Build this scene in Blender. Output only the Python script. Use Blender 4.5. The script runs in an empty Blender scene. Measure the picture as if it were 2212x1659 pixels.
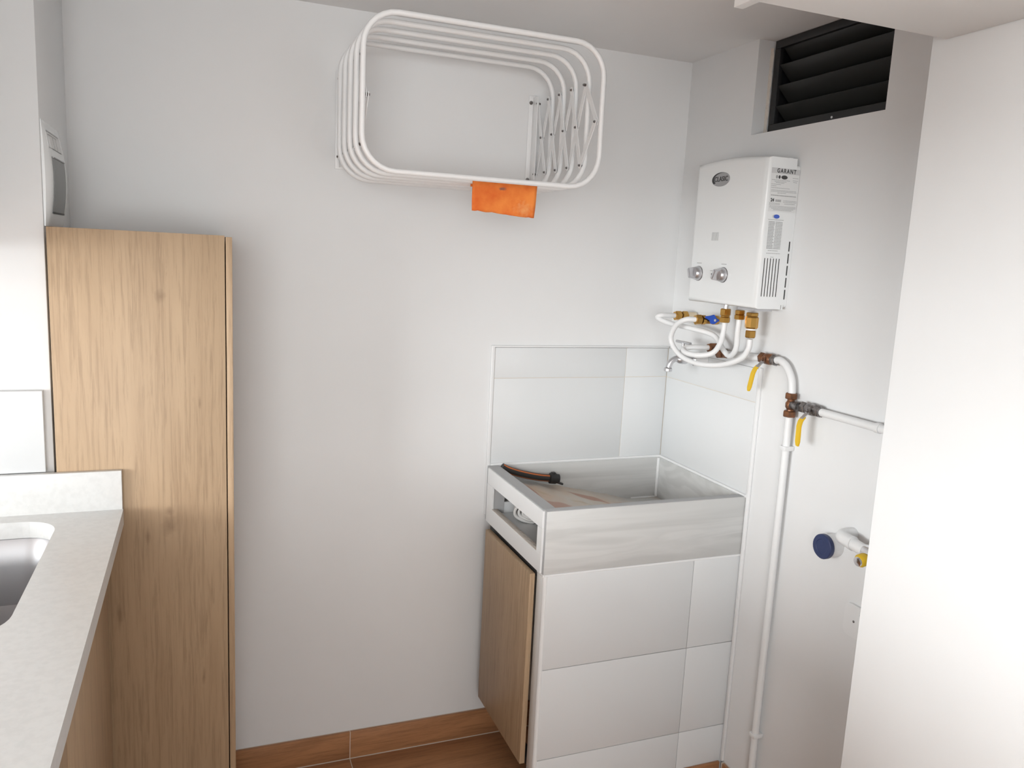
import bpy, bmesh, math, random
from mathutils import Vector, Matrix
random.seed(4)
C = bpy.context.scene.collection
PI = math.pi

# ------------------------------------------------------------------ camera, world, lights, exposure
def look_axes(az, pitch, roll):
    f = Vector((math.sin(az)*math.cos(pitch), math.cos(az)*math.cos(pitch), math.sin(pitch)))
    r = f.cross(Vector((0, 0, 1))).normalized(); u = r.cross(f)
    return r*math.cos(roll)+u*math.sin(roll), u*math.cos(roll)-r*math.sin(roll), f
cam = bpy.data.cameras.new('camera'); co = bpy.data.objects.new('camera', cam); C.objects.link(co)
r_, u_, f_ = look_axes(math.radians(21.65), math.radians(-9.2), math.radians(2.85))
M = Matrix((r_, u_, -f_)).transposed().to_4x4(); M.translation = (0, 0, 1.5)
co.matrix_world = M
cam.sensor_width = 36; cam.lens = 36*1715/2212; cam.clip_start = .02
sc = bpy.context.scene; sc.camera = co
vs = sc.view_settings
vs.view_transform = 'Standard'; vs.look = 'None'; vs.gamma = 1; vs.use_curve_mapping = False
vs.exposure = 0.22
world = bpy.data.worlds.new('world'); sc.world = world; world.use_nodes = True
world.node_tree.nodes['Background'].inputs[0].default_value = (.85, .92, 1, 1)
world.node_tree.nodes['Background'].inputs[1].default_value = .6

def area(name, loc, target, sx, sy, power, col=(1, 1, 1), spread=180):
    l = bpy.data.lights.new(name, 'AREA'); l.shape = 'RECTANGLE'; l.size = sx; l.size_y = sy
    l.energy = power; l.color = col; l.spread = math.radians(spread)
    o = bpy.data.objects.new(name, l); C.objects.link(o); o.location = loc
    o.rotation_euler = (Vector(target)-Vector(loc)).to_track_quat('-Z', 'Y').to_euler()
    return o
area('window_light', (-4.0, -.22, 1.38), (.5, 1.6, 1.4), 2.4, 1.2, 206, (.94, .985, 1))
area('fill_light', (-.75, -2.05, 1.40), (.6, 1.6, 1.6), 1.5, 1.3, 47, (.94, .985, 1))  # added fill behind the camera, no known source there

# ------------------------------------------------------------------ materials
def mat(name, col, rough=.5, metal=0, spec=.5):
    m = bpy.data.materials.new(name); m.use_nodes = True
    b = m.node_tree.nodes['Principled BSDF']
    b.inputs['Base Color'].default_value = (*col, 1); b.inputs['Roughness'].default_value = rough
    b.inputs['Metallic'].default_value = metal; b.inputs['Specular IOR Level'].default_value = spec
    return m
def N(m, t, **kw):
    n = m.node_tree.nodes.new(t)
    for k, v in kw.items(): setattr(n, k, v)
    return n
def L(m, a, b): m.node_tree.links.new(a, b)
def noise(m, scale, detail=4, sc3=(1, 1, 1), loc=(0, 0, 0), dist=0, rough=.5, coord='Object'):
    tc = N(m, 'ShaderNodeTexCoord'); mp = N(m, 'ShaderNodeMapping')
    mp.inputs['Scale'].default_value = sc3; mp.inputs['Location'].default_value = loc
    L(m, tc.outputs[coord], mp.inputs[0])
    n = N(m, 'ShaderNodeTexNoise'); n.inputs['Scale'].default_value = scale
    n.inputs['Detail'].default_value = detail; n.inputs['Distortion'].default_value = dist
    n.inputs['Roughness'].default_value = rough
    L(m, mp.outputs[0], n.inputs['Vector'])
    return n.outputs['Fac']
def ramp(m, fac, stops):
    r = N(m, 'ShaderNodeValToRGB'); e = r.color_ramp.elements
    while len(e) < len(stops): e.new(.5)
    for el, (p, c) in zip(e, stops): el.position = p; el.color = (*c, 1)
    L(m, fac, r.inputs[0]); return r.outputs[0]
def bump(m, fac, strength, dist=.001):
    b = N(m, 'ShaderNodeBump'); b.inputs['Strength'].default_value = strength; b.inputs['Distance'].default_value = dist
    L(m, fac, b.inputs['Height']); L(m, b.outputs[0], m.node_tree.nodes['Principled BSDF'].inputs['Normal'])
def base(m, out): L(m, out, m.node_tree.nodes['Principled BSDF'].inputs['Base Color'])
def mixc(m, fac, a, b):
    n = N(m, 'ShaderNodeMix', data_type='RGBA')
    if isinstance(fac, float): n.inputs[0].default_value = fac
    else: L(m, fac, n.inputs[0])
    for i, v in ((6, a), (7, b)):
        if isinstance(v, tuple): n.inputs[i].default_value = (*v, 1)
        else: L(m, v, n.inputs[i])
    return n.outputs[2]
def math_(m, op, a, b=None, clamp=False):
    n = N(m, 'ShaderNodeMath', operation=op, use_clamp=clamp)
    for i, v in ((0, a), (1, b)):
        if v is None: continue
        if isinstance(v, (int, float)): n.inputs[i].default_value = v
        else: L(m, v, n.inputs[i])
    return n.outputs[0]
def spots(m, pts, soft=.5, wob=.25, wscale=25):
    """mask of ellipses: pts = (centre, 3 half-sizes, z angle), in the object's own space"""
    tc = N(m, 'ShaderNodeTexCoord'); nz = N(m, 'ShaderNodeTexNoise'); nz.inputs['Scale'].default_value = wscale
    L(m, tc.outputs['Object'], nz.inputs['Vector'])
    tot = None
    for c, h, a in pts:
        mp = N(m, 'ShaderNodeMapping', vector_type='TEXTURE')
        mp.inputs['Location'].default_value = c; mp.inputs['Scale'].default_value = h; mp.inputs['Rotation'].default_value = (0, 0, a)
        L(m, tc.outputs['Object'], mp.inputs[0])
        ln = N(m, 'ShaderNodeVectorMath', operation='LENGTH'); L(m, mp.outputs[0], ln.inputs[0])
        d = math_(m, 'ADD', ln.outputs['Value'], math_(m, 'MULTIPLY', math_(m, 'SUBTRACT', nz.outputs['Fac'], .5), wob*4))
        v = math_(m, 'DIVIDE', math_(m, 'SUBTRACT', 1.0, d), soft, True)
        tot = v if tot is None else math_(m, 'MAXIMUM', tot, v)
    return tot

def paint(name, col, v=.02):
    m = mat(name, col, .75, 0, .3)
    c2 = tuple(x*(1-v*2) for x in col)
    base(m, ramp(m, noise(m, 2.2, 5), [(.3, c2), (.7, col)]))
    bump(m, noise(m, 160, 3), .12, .0006)
    return m
M_wall = paint('wall_paint', (.80, .80, .80))
M_ceil = paint('ceiling_paint', (.86, .86, .86))
def wood(name, a, b, dark, knots=(), vertical=True, rough=.45, seed=0):
    m = mat(name, a, rough, 0, .4)
    s = (1, 1, .035) if vertical else (.05, 1, 1)
    s2 = (1, 1, .13) if vertical else (.13, 1, 1)
    big = noise(m, 6.5, 6, s2, (seed, seed, 0), 1.6, .62)
    fine = noise(m, 190, 6, s, (seed, 2, 1), .5, .7)
    base_c = ramp(m, big, [(.28, a), (.5, tuple((x*.6+y*.4) for x, y in zip(a, b))), (.75, b)])
    f = ramp(m, fine, [(.36, (1, 1, 1)), (.52, (0, 0, 0))])
    c = mixc(m, math_(m, 'MULTIPLY', f, .42), base_c, dark)
    if knots: c = mixc(m, math_(m, 'MULTIPLY', spots(m, knots, .9, .35, 40), .6), c, dark)
    base(m, c); bump(m, fine, .12, .0005)
    return m
OA, OB, OD = (.455, .325, .205), (.365, .25, .152), (.20, .128, .075)
M_oak = wood('oak_panel', OA, OB, OD, [((.038, -.008, .623), (.014, .05, .016), 0), ((.047, -.008, .159), (.012, .05, .016), 0), ((.045, -.008, .13), (.020, .05, .03), 0),
                                       ((.111, -.008, .397), (.004, .05, .018), 0), ((.003, -.008, .105), (.006, .05, .028), 0),
                                       ((-.056, -.008, -.068), (.006, .05, .035), 0), ((.112, -.008, -.236), (.005, .05, .022), 0)])
M_oak2 = wood('oak_front', (.48, .34, .215), (.40, .275, .17), OD, seed=3)
M_floor = wood('wood_tile', (.53, .265, .128), (.29, .135, .062), (.15, .066, .03), vertical=False, rough=.35, seed=7)
M_grout = mat('grout', (.66, .58, .50), .8)
M_wgrout = mat('tile_grout', (.70, .64, .56), .8)
M_tile = mat('white_tile', (.715, .725, .73), .22, 0, .4)
bump(M_tile, noise(M_tile, 6, 2), .05, .002)
M_white = mat('white_plastic', (.80, .80, .80), .35)
M_enamel = mat('white_enamel', (.83, .84, .84), .22)
M_tube = mat('white_powder_coat', (.86, .86, .86), .35)
M_lam = mat('white_laminate', (.80, .80, .79), .4)
M_quartz = mat('white_quartz', (.80, .80, .79), .3)
base(M_quartz, ramp(M_quartz, noise(M_quartz, 90, 3), [(.35, (.63, .63, .62)), (.6, (.67, .67, .66))]))
M_gran = mat('grey_cast_stone', (.47, .47, .46), .4)
def stained(base_stops, spots_, col):
    pass
g1 = ramp(M_gran, noise(M_gran, 6, 3, (.25, 1, 2.4), (.3, 0, .5), 1.0), [(.38, (.55, .55, .54)), (.50, (.63, .63, .62)), (.60, (.60, .60, .59)), (.66, (.65, .65, .64))])
base(M_gran, g1)
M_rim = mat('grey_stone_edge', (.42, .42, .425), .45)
M_wash = mat('washboard_stone', (.47, .46, .44), .45)
w0 = ramp(M_wash, noise(M_wash, 9, 4, (1, .5, 1), (0, 0, 0), .6), [(.32, (.62, .58, .52)), (.65, (.63, .48, .37))])
w1 = mixc(M_wash, spots(M_wash, [((-.09, .19, 0), (.09, .05, .3), -.2), ((.34, .12, 0), (.20, .3, .3), 0)], .8, .2, 9), w0, (.60, .60, .58))
w2 = mixc(M_wash, math_(M_wash, 'MULTIPLY', spots(M_wash, [((.085, .105, 0), (.072, .027, .3), -.50), ((-.112, .09, 0), (.012, .075, .3), 0.0),
        ((-.09, -.04, 0), (.065, .042, .3), -.2), ((.215, .085, 0), (.06, .032, .3), .1)], .3, .10, 30), .85), w1, (.46, .24, .17))
w2 = mixc(M_wash, math_(M_wash, 'MULTIPLY', spots(M_wash, [((-.084, .083, 0), (.012, .035, .3), .3), ((.02, .03, 0), (.05, .012, .3), -.4)], .7, .3, 30), .6), w2, (.52, .40, .24))
base(M_wash, w2)
M_chrome = mat('chrome', (.80, .80, .82), .16, 1)
M_satin = mat('satin_silver', (.62, .62, .64), .3, .9)
M_steel = mat('brushed_steel', (.36, .36, .37), .40, 1)
M_brass = mat('brass', (.62, .36, .10), .25, 1)
M_brown = mat('aged_bronze', (.23, .105, .055), .4, .7)
base(M_brown, ramp(M_brown, noise(M_brown, 60, 3), [(.35, (.30, .13, .06)), (.65, (.15, .085, .06))]))
M_iron = mat('grey_iron', (.22, .21, .205), .35, .8)
base(M_iron, ramp(M_iron, noise(M_iron, 80, 3), [(.35, (.33, .32, .32)), (.62, (.13, .115, .11))]))
M_pale = mat('pale_stub', (.78, .66, .48), .5)
M_hosew = mat('white_hose', (.80, .80, .80), .38)
M_yel = mat('yellow_rubber', (.72, .46, .02), .5)
M_blue = mat('blue_handle', (.02, .09, .52), .4)
M_navy = mat('navy_cap', (.026, .04, .115), .5)
M_black = mat('black_paint', (.016, .016, .017), .45)
M_blackf = mat('black_louvre', (.030, .030, .029), .35)
M_rubber = mat('black_rubber', (.018, .017, .017), .5)
M_orange = mat('orange_stripe', (.55, .14, .03), .5)
M_slot = mat('dark_slot', (.03, .03, .03), .6)
M_tag = mat('orange_felt', (.85, .20, .03), .85)
tg = ramp(M_tag, noise(M_tag, 22, 4), [(.35, (.74, .14, .02)), (.65, (.90, .27, .05))])
tg = mixc(M_tag, math_(M_tag, 'MULTIPLY', spots(M_tag, [((.05, 0, -.018), (.025, .1, .02), 0)], 1, .5, 150), .35), tg, (.9, .55, .25))
base(M_tag, mixc(M_tag, spots(M_tag, [((-.008, 0, .026), (.012, .1, .005), 0)], 1, .4, 90), tg, (.12, .09, .09)))
M_cloth = mat('grey_cloth', (.68, .66, .64), .95)
bump(M_cloth, noise(M_cloth, 420, 2), .4, .0012)
M_smoke = mat('smoked_window', (.095, .095, .088), .25)
M_ink = mat('ink', (.05, .05, .05), .6)
M_ink2 = mat('grey_ink', (.38, .38, .38), .6)
M_paper = mat('paper_label', (.76, .76, .755), .6)
M_band = mat('label_band', (.60, .60, .60), .6)
M_badge = mat('badge_grey', (.40, .40, .41), .3, .3)
M_logob = mat('logo_blue', (.06, .13, .55), .5)
M_red = mat('clay_edge', (.22, .035, .015), .7)
M_plaster = mat('rough_plaster', (.62, .56, .50), .9)
bump(M_plaster, noise(M_plaster, 90, 4), .8, .004)

# ------------------------------------------------------------------ mesh helpers
def link(name, me, m, parent=None, loc=(0, 0, 0), smooth=None):
    o = bpy.data.objects.new(name, me); C.objects.link(o)
    if m is not None and not me.materials: me.materials.append(m)
    o.location = loc
    if parent is not None: o.parent = parent
    return o
def fin(bm, name, smooth=False, ang=40):
    me = bpy.data.meshes.new(name); bmesh.ops.recalc_face_normals(bm, faces=bm.faces)
    bm.to_mesh(me); bm.free()
    if smooth:
        me.polygons.foreach_set('use_smooth', [True]*len(me.polygons))
        try: me.set_sharp_from_angle(angle=math.radians(ang))
        except Exception: pass
    return me
def bm_box(bm, lo, hi, bev=0, seg=2, edges=None):
    r = bmesh.ops.create_cube(bm, size=1)
    c = [(a+b)/2 for a, b in zip(lo, hi)]; s = [abs(b-a) for a, b in zip(lo, hi)]
    for v in r['verts']: v.co = Vector((v.co[0]*s[0]+c[0], v.co[1]*s[1]+c[1], v.co[2]*s[2]+c[2]))
    if bev:
        ed = {e for v in r['verts'] for e in v.link_edges}
        if edges: ed = {e for e in ed if edges((e.verts[1].co-e.verts[0].co).normalized(), (e.verts[0].co+e.verts[1].co)/2-Vector(c))}
        bmesh.ops.bevel(bm, geom=list(ed), offset=bev, segments=seg, affect='EDGES', profile=.5)
    return r
W0 = Vector((0, 0, 0))
def base_of(parent):
    b = Vector((0, 0, 0))
    while parent is not None: b += parent.location; parent = parent.parent
    return b
_cache = {}
def box(name, lo, hi, m, parent=None, bev=.0015, seg=2):
    """box given by world corners; alike boxes share one mesh"""
    lo, hi = Vector(lo), Vector(hi); c = (lo+hi)/2; s = hi-lo
    k = (tuple(round(x, 5) for x in s), m.name, bev)
    if k not in _cache:
        bm = bmesh.new(); bm_box(bm, -s/2, s/2, min(bev, min(s)*.45), seg); me = fin(bm, name, bev > 0); me.materials.append(m); _cache[k] = me
    return link(name, _cache[k], m, parent, c-base_of(parent))
def mesh(name, bm, m, parent=None, smooth=True, ang=40, origin=None):
    """bm in world coordinates -> object whose origin sits at the shape's middle (or origin)"""
    vs_ = [v.co for v in bm.verts]
    c = Vector(origin) if origin else Vector([(min(v[i] for v in vs_)+max(v[i] for v in vs_))/2 for i in range(3)])
    bmesh.ops.translate(bm, verts=bm.verts, vec=-c)
    return link(name, fin(bm, name, smooth, ang), m, parent, c-base_of(parent))
def catmull(pts, n=10, closed=False):
    P = [Vector(p) for p in pts]; out = []
    k = len(P)
    for i in range(k if closed else k-1):
        p0 = P[(i-1) % k] if closed or i > 0 else P[0]*2-P[1]
        p1, p2 = P[i], P[(i+1) % k]
        p3 = P[(i+2) % k] if closed or i+2 < k else P[-1]*2-P[-2]
        for j in range(n):
            t = j/n
            out.append(.5*((2*p1)+(p2-p0)*t+(2*p0-5*p1+4*p2-p3)*t*t+(3*p1-p0-3*p2+p3)*t**3))
    if not closed: out.append(P[-1])
    return out
def bm_tube(bm, pts, r, seg=10, closed=False, cap=True, matfn=None, up=None):
    P = [Vector(p) for p in pts]; n = len(P); rings = []
    ref = Vector(up) if up else None
    for i in range(n):
        a = P[(i-1) % n] if closed or i else P[i]; b = P[(i+1) % n] if closed or i < n-1 else P[i]
        t = (b-a).normalized()
        if ref is None: ref = t.orthogonal()
        x = (ref-t*ref.dot(t)).normalized(); y = t.cross(x)
        if not up: ref = x
        rr = r(i/(n-1)) if callable(r) else r
        rings.append([bm.verts.new(P[i]+x*rr*math.cos(2*PI*k/seg)+y*rr*math.sin(2*PI*k/seg)) for k in range(seg)])
    for i in range(n if closed else n-1):
        A, B = rings[i], rings[(i+1) % n]
        for k in range(seg):
            f = bm.faces.new((A[k], A[(k+1) % seg], B[(k+1) % seg], B[k]))
            if matfn: f.material_index = matfn(k)
    if cap and not closed: bm.faces.new(rings[0]); bm.faces.new(list(reversed(rings[-1])))
def tube(name, pts, r, m, parent=None, seg=10, closed=False):
    bm = bmesh.new(); bm_tube(bm, pts, r, seg, closed); return mesh(name, bm, m, parent)
def bm_lathe(bm, prof, p, axis, seg=20, hexa=False):
    """prof = [(radius, distance along the axis)] from point p"""
    p, axis = Vector(p), Vector(axis).normalized(); x = axis.orthogonal().normalized(); y = axis.cross(x); rings = []
    for r, d in prof:
        if r < 1e-6: rings.append([bm.verts.new(p+axis*d)]); continue
        rings.append([bm.verts.new(p+axis*d+x*r*math.cos(2*PI*k/seg)+y*r*math.sin(2*PI*k/seg)) for k in range(seg)])
    for A, B in zip(rings, rings[1:]):
        if len(A) == 1 and len(B) == 1: continue
        for k in range(seg):
            k2 = (k+1) % seg
            if len(A) == 1: bm.faces.new((A[0], B[k2], B[k]))
            elif len(B) == 1: bm.faces.new((A[k], A[k2], B[0]))
            else: bm.faces.new((A[k], A[k2], B[k2], B[k]))
    if len(rings[0]) > 1: bm.faces.new(rings[0])
    if len(rings[-1]) > 1: bm.faces.new(list(reversed(rings[-1])))
def lathe(name, prof, p, axis, m, parent=None, seg=20, ang=35):
    bm = bmesh.new(); bm_lathe(bm, prof, p, axis, seg); return mesh(name, bm, m, parent, True, ang)
def nut(name, p, axis, r, ln, m, parent, seg=6):
    return lathe(name, [(r*.86, 0), (r, ln*.12), (r, ln*.88), (r*.86, ln)], p, axis, m, parent, seg, 25)
def prism(name, poly, axis_vec, m, parent=None, bev=0, smooth=False):
    """poly = world points of a flat outline, extruded by axis_vec"""
    bm = bmesh.new(); a = [bm.verts.new(Vector(p)) for p in poly]; v = Vector(axis_vec)
    b = [bm.verts.new(Vector(p)+v) for p in poly]; n = len(a)
    bm.faces.new(a); bm.faces.new(list(reversed(b)))
    for i in range(n): bm.faces.new((a[i], b[i], b[(i+1) % n], a[(i+1) % n]))
    if bev: bmesh.ops.bevel(bm, geom=list(bm.edges), offset=bev, segments=2, affect='EDGES')
    return mesh(name, bm, m, parent, smooth)
def thing(name, loc, label, cat, group=None):
    o = bpy.data.objects.new(name, None); C.objects.link(o); o.location = loc; o.empty_display_size = .05
    o['label'] = label; o['category'] = cat
    if group: o['group'] = group
    return o
def tag(o, label, cat, group=None):
    o['label'] = label; o['category'] = cat
    if group: o['group'] = group
    return o
def struct(o): o['kind'] = 'structure'; return o
def text(name, s, size, origin, xdir, ydir, m, parent, squeeze=1, ext=.0003, spacing=1, bold=.0004):
    cu = bpy.data.curves.new(name, 'FONT'); cu.body = s; cu.size = size; cu.extrude = ext; cu.offset = bold
    cu.align_x = 'CENTER'; cu.align_y = 'CENTER'; cu.space_character = spacing; cu.resolution_u = 3
    t = bpy.data.objects.new(name, cu); C.objects.link(t)
    bpy.context.view_layer.update()
    me = bpy.data.meshes.new_from_object(t.evaluated_get(bpy.context.evaluated_depsgraph_get()))
    bpy.data.objects.remove(t); bpy.data.curves.remove(cu)
    x, y = Vector(xdir).normalized(), Vector(ydir).normalized(); z = x.cross(y)
    for v in me.vertices: v.co = x*v.co[0]*squeeze+y*v.co[1]+z*v.co[2]
    me.materials.clear(); me.materials.append(m)
    return link(name, me, m, parent, Vector(origin)-base_of(parent))
def ellipse(name, c, x, y, rx, ry, th, m, parent, seg=28):
    x, y = Vector(x), Vector(y); z = x.cross(y)
    return prism(name, [Vector(c)+x*rx*math.cos(2*PI*k/seg)+y*ry*math.sin(2*PI*k/seg) for k in range(seg)], z*th, m, parent)

# ------------------------------------------------------------------ the room
D, XR, XN, YN = 2.1685, 1.396, 1.10, 1.018
CZ = 2.10; XL = -4.3; YB = -2.3; XC, YC = -.285, 1.8165
floor = struct(box('floor', (XL-.1, YB-.1, -.1), (XR+.2, D+.1, -.0012), M_grout, bev=0))
tw = .60; th_ = .305
xj = .397
k = 0
for i in range(-2, 3):
    for j in range(4):
        x0 = xj+i*tw; x1 = x0+tw; y1 = D-.0135-j*th_; y0 = y1-th_
        x1 = min(x1, XR-.002)
        if x1 < -.6 or x0 > XR-.02: continue
        box('floor_tile', (x0+.0012, y0+.0012, -.010), (x1-.0012, y1-.0012, 0), M_floor, floor, .001)
rest = box('floor_screed', (XL, YB, -.009), (XR, D-.012-4*th_-.002, -.0005), M_floor, floor, 0)
rest2 = box('floor_screed', (XL, D-.012-4*th_, -.009), (xj-2*tw-.002, D-.012, -.0005), M_floor, floor, 0)

wall_back = struct(box('wall_back', (XC, D, -.1), (XR+.2, D+.1, CZ+.1), M_wall, bev=0))
# right wall, with the ventilation opening left through it
VY0, VY1, VZ0 = 1.394, 1.854, 1.853
bm = bmesh.new()
bm_box(bm, (XR, YN-.3, -.1), (XR+.06, D+.0, VZ0)); bm_box(bm, (XR, VY1, VZ0), (XR+.06, D, CZ+.05)); bm_box(bm, (XR, YN-.3, VZ0), (XR+.06, VY0, CZ+.05))
wall_right = struct(mesh('wall_right', bm, M_wall, smooth=False))
wall_front = struct(box('wall_front', (XN, YB, -.1), (XR+.06, YN, CZ+.05), M_wall, bev=.002))
wall_left = struct(box('wall_left', (XL-.1, YB, -.1), (XL, YC, CZ+.1), M_wall, bev=0))
wall_rear = struct(box('wall_rear', (XL-.1, YB-.1, -.1), (XR+.1, YB, CZ+.1), M_wall, bev=0))
wall_kitchen = struct(box('wall_kitchen', (XL-.1, YC, -.1), (XC, D+.1, CZ+.05), M_wall, bev=.002))
shade_block = struct(box('shade_block', (-.80, .2, 1.46), (-.46, YC-.001, CZ), M_wall, bev=0))  # added block out of view, keeps light off the upper left wall
ceiling = struct(box('ceiling', (XL-.1, YB-.1, CZ), (XR+.2, D+.1, CZ+.1), M_ceil, bev=0))
# dark duct behind the louvre
duct = struct(mesh('trim_1', (lambda b: (bm_box(b, (XR+.16, VY0-.05, VZ0-.05), (XR+.17, VY1+.05, CZ+.1)),
      bm_box(b, (XR+.06, VY0-.06, VZ0-.06), (XR+.17, VY0-.0, CZ+.1)), bm_box(b, (XR+.06, VY1, VZ0-.06), (XR+.17, VY1+.06, CZ+.1)),
      bm_box(b, (XR+.06, VY0, VZ0-.06), (XR+.17, VY1, VZ0)), bm_box(b, (XR+.06, VY0, CZ-.002), (XR+.17, VY1, CZ+.05))) and b)(bmesh.new()), M_black, smooth=False))

# skirting tiles
bb = struct(box('baseboard_back', (.05, D-.0112, -.005), (.99, D, .084), M_grout, bev=0))
for x0, x1 in ((-.2, xj), (xj, .985)):
    box('skirting_tile', (max(x0, .051)+.001, D-.012, .0008), (x1-.001, D-.004, .085), M_floor, bb, .0008)
br = struct(box('baseboard_right', (XR-.0112, YN, -.005), (XR, 1.705, .084), M_grout, bev=0))
for y0, y1 in ((YN, 1.30), (1.30, 1.70)):
    box('skirting_tile', (XR-.012, y0+.001, .0008), (XR-.004, y1-.001, .085), M_floor, br, .0008)

# wall tiles over the sink: tiles are children of the walls that carry them
TH = .0075
tz = (.8815, 1.141, 1.233)
for z0, z1 in zip(tz, tz[1:]):
    for x0, x1 in ((.800, 1.2375), (1.2375, XR-TH)):
        box('tile', (x0+.0008, D-TH, z0+.0008), (x1-.0008, D-.001, z1-.0008), M_tile, wall_back, .001)
box('grout_bed', (.80, D-TH+.0012, .88), (XR, D-.0005, 1.232), M_wgrout, wall_back, 0)
box('tile_trim', (.789, D-TH-.002, .725), (.8, D, 1.236), M_white, wall_back, .002)
box('tile_trim', (.789, D-TH-.001, 1.233), (XR-TH, D, 1.238), M_white, wall_back, .0015)
for z0, z1 in zip(tz, tz[1:]):
    box('tile', (XR-TH, 1.717, z0+.0008), (XR-.001, D-TH-.0008, z1-.0008), M_tile, wall_right, .001)
box('grout_bed', (XR-TH+.0012, 1.7175, .88), (XR-.0005, D-TH, 1.232), M_wgrout, wall_right, 0)
box('tile_trim', (XR-TH-.001, 1.7055, .0866), (XR, 1.7163, 1.236), M_white, wall_right, .002)
tube('sealant_bead', [(.80, D-TH-.002, .880), (XR-TH-.001, D-TH-.002, .880)], .0045, M_white, wall_back, 8)
tube('sealant_bead', [(XR-TH-.002, 1.715, .880), (XR-TH-.002, D-TH-.001, .880)], .0045, M_white, wall_right, 8)

# ------------------------------------------------------------------ louvre in the ventilation opening
lv = thing('ventilation_louvre', (XR+.05, (VY0+VY1)/2, VZ0), 'black metal louvre set back in the opening high on the right wall', 'vent')
fx0, fx1 = XR+.047, XR+.060
fy0, fy1, fz0 = VY0+.003, VY1-.008, VZ0+.004
box('frame_rail', (fx0, fy0, fz0), (fx1, fy1, fz0+.026), M_black, lv)
box('frame_rail', (fx0, fy0, CZ-.022), (fx1, fy1, CZ-.001), M_black, lv)
box('frame_stile', (fx0, fy1-.022, fz0+.026), (fx1, fy1, CZ-.022), M_black, lv)
box('frame_stile', (fx0, fy0, fz0+.026), (fx1, fy0+.022, CZ-.022), M_black, lv)
sl = None
for i in range(4):
    z = fz0+.055+i*.053
    a = [(XR+.050, fy0+.021, z+.016), (XR+.053, fy0+.021, z+.018), (XR+.094, fy0+.021, z-.020), (XR+.091, fy0+.021, z-.023)]
    if sl is None:
        sl = prism('slat', a, (0, fy1-fy0-.042, 0), M_blackf, lv)
    else:
        o = sl.copy(); C.objects.link(o); o.parent = lv; o.location = sl.location+Vector((0, 0, .053*i))
lathe('screw', [(.003, 0), (.003, .0012), (0, .002)], (fx0, 1.607, fz0+.014), (-1, 0, 0), M_white, lv, 10)
# ragged plaster edge along the opening's far jamb
bm = bmesh.new(); pts = []
n = 26
for i in range(n+1):
    z = VZ0+.002+(CZ-VZ0-.02)*i/n
    pts.append((VY1-.0035-random.random()*.0035-(.006 if i < 2 else 0), z))
va = [bm.verts.new((XR+.038, VY1+.001, p[1])) for p in pts]; vb = [bm.verts.new((XR+.0460, p[0], p[1])) for p in pts]
vc = [bm.verts.new((XR+.0468, VY1+.001, p[1])) for p in pts]
for i in range(n):
    bm.faces.new((va[i], vb[i], vb[i+1], va[i+1])); bm.faces.new((vb[i], vc[i], vc[i+1], vb[i+1])); bm.faces.new((va[i], va[i+1], vc[i+1], vc[i]))
mesh('plaster_edge', bm, M_plaster, wall_right, False)
bm = bmesh.new()
pp = [(VY0+.0+.06*i/12, VZ0+.0015+random.random()*.003) for i in range(13)]
q = [bm.verts.new((XR+.03, y, VZ0-.001)) for y, z in pp]; q2 = [bm.verts.new((XR+.041, y, z)) for y, z in pp]; q3 = [bm.verts.new((XR+.0415, y, VZ0-.001)) for y, z in pp]
for i in range(12):
    bm.faces.new((q[i], q[i+1], q2[i+1], q2[i])); bm.faces.new((q2[i], q2[i+1], q3[i+1], q3[i]))
mesh('plaster_edge', bm, M_plaster, wall_right, False)

# ------------------------------------------------------------------ overhead white cabinet, top right
oc = thing('overhead_cabinet', (.95, .6, 1.868), 'white overhead cabinet at the top right, seen from below', 'cabinet')
SZ = 1.868
box('side_panel', (.722, .30, SZ-.0), (.738, 1.026, CZ-.003), M_lam, oc, .001)
box('bottom_panel', (.738, .30, SZ+.0005), (XN-.001, .99, SZ+.018), M_lam, oc, .001)
box('back_panel', (.738, .972, SZ+.018), (XN-.001, .99, CZ-.003), M_lam, oc, .001)

# ------------------------------------------------------------------ tall oak cabinet against the back wall
tc = thing('tall_cabinet', (-.11, 1.98, 0), 'tall oak veneer cabinet standing between kitchen counter and back wall', 'cabinet')
box('side_panel', (-.2790, 1.800, .004), (.0490, 1.816, 1.511), M_oak, tc, .0006)
bm = bmesh.new(); bm_box(bm, (-.268, 1.816, .08), (.0465, D-.014, 1.500))
mesh('carcass', bm, M_oak2, tc, False)
box('door', (.0512, 1.7995, .03), (.0640, D-.015, 1.5085), M_oak2, tc, .0012)
box('plinth', (-.26, 1.83, .001), (.03, D-.014, .078), M_oak2, tc)

# ------------------------------------------------------------------ breaker panel on the side of the kitchen wall
bp = thing('breaker_panel', (XC, 1.93, 1.60), 'white electrical panel with smoked window above the tall cabinet', 'electrical panel')
PY0, PY1, PZ0, PZ1 = 1.822, 2.03, 1.512, 1.716
def bulge(u, v):      # cover bows outward; u across, v up, 0..1
    e = min(u/.22, 1, (1-u)/.12)
    return .0015+.0165*math.sin(PI*min(max(v*.94+.06, 0), 1))**.75*(.25+.75*math.sqrt(max(1-(1-e)**2, 0)))
bm = bmesh.new(); nu, nv = 22, 18
g = [[bm.verts.new((XC+bulge(u/nu, v/nv), PY0+(PY1-PY0)*u/nu, PZ0+(PZ1-PZ0)*v/nv)) for v in range(nv+1)] for u in range(nu+1)]
h = [[bm.verts.new((XC+.0003, PY0+(PY1-PY0)*u/nu, PZ0+(PZ1-PZ0)*v/nv)) for v in range(nv+1)] for u in range(nu+1)]
for u in range(nu):
    for v in range(nv):
        bm.faces.new((g[u][v], g[u+1][v], g[u+1][v+1], g[u][v+1])); bm.faces.new((h[u][v], h[u][v+1], h[u+1][v+1], h[u+1][v]))
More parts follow.
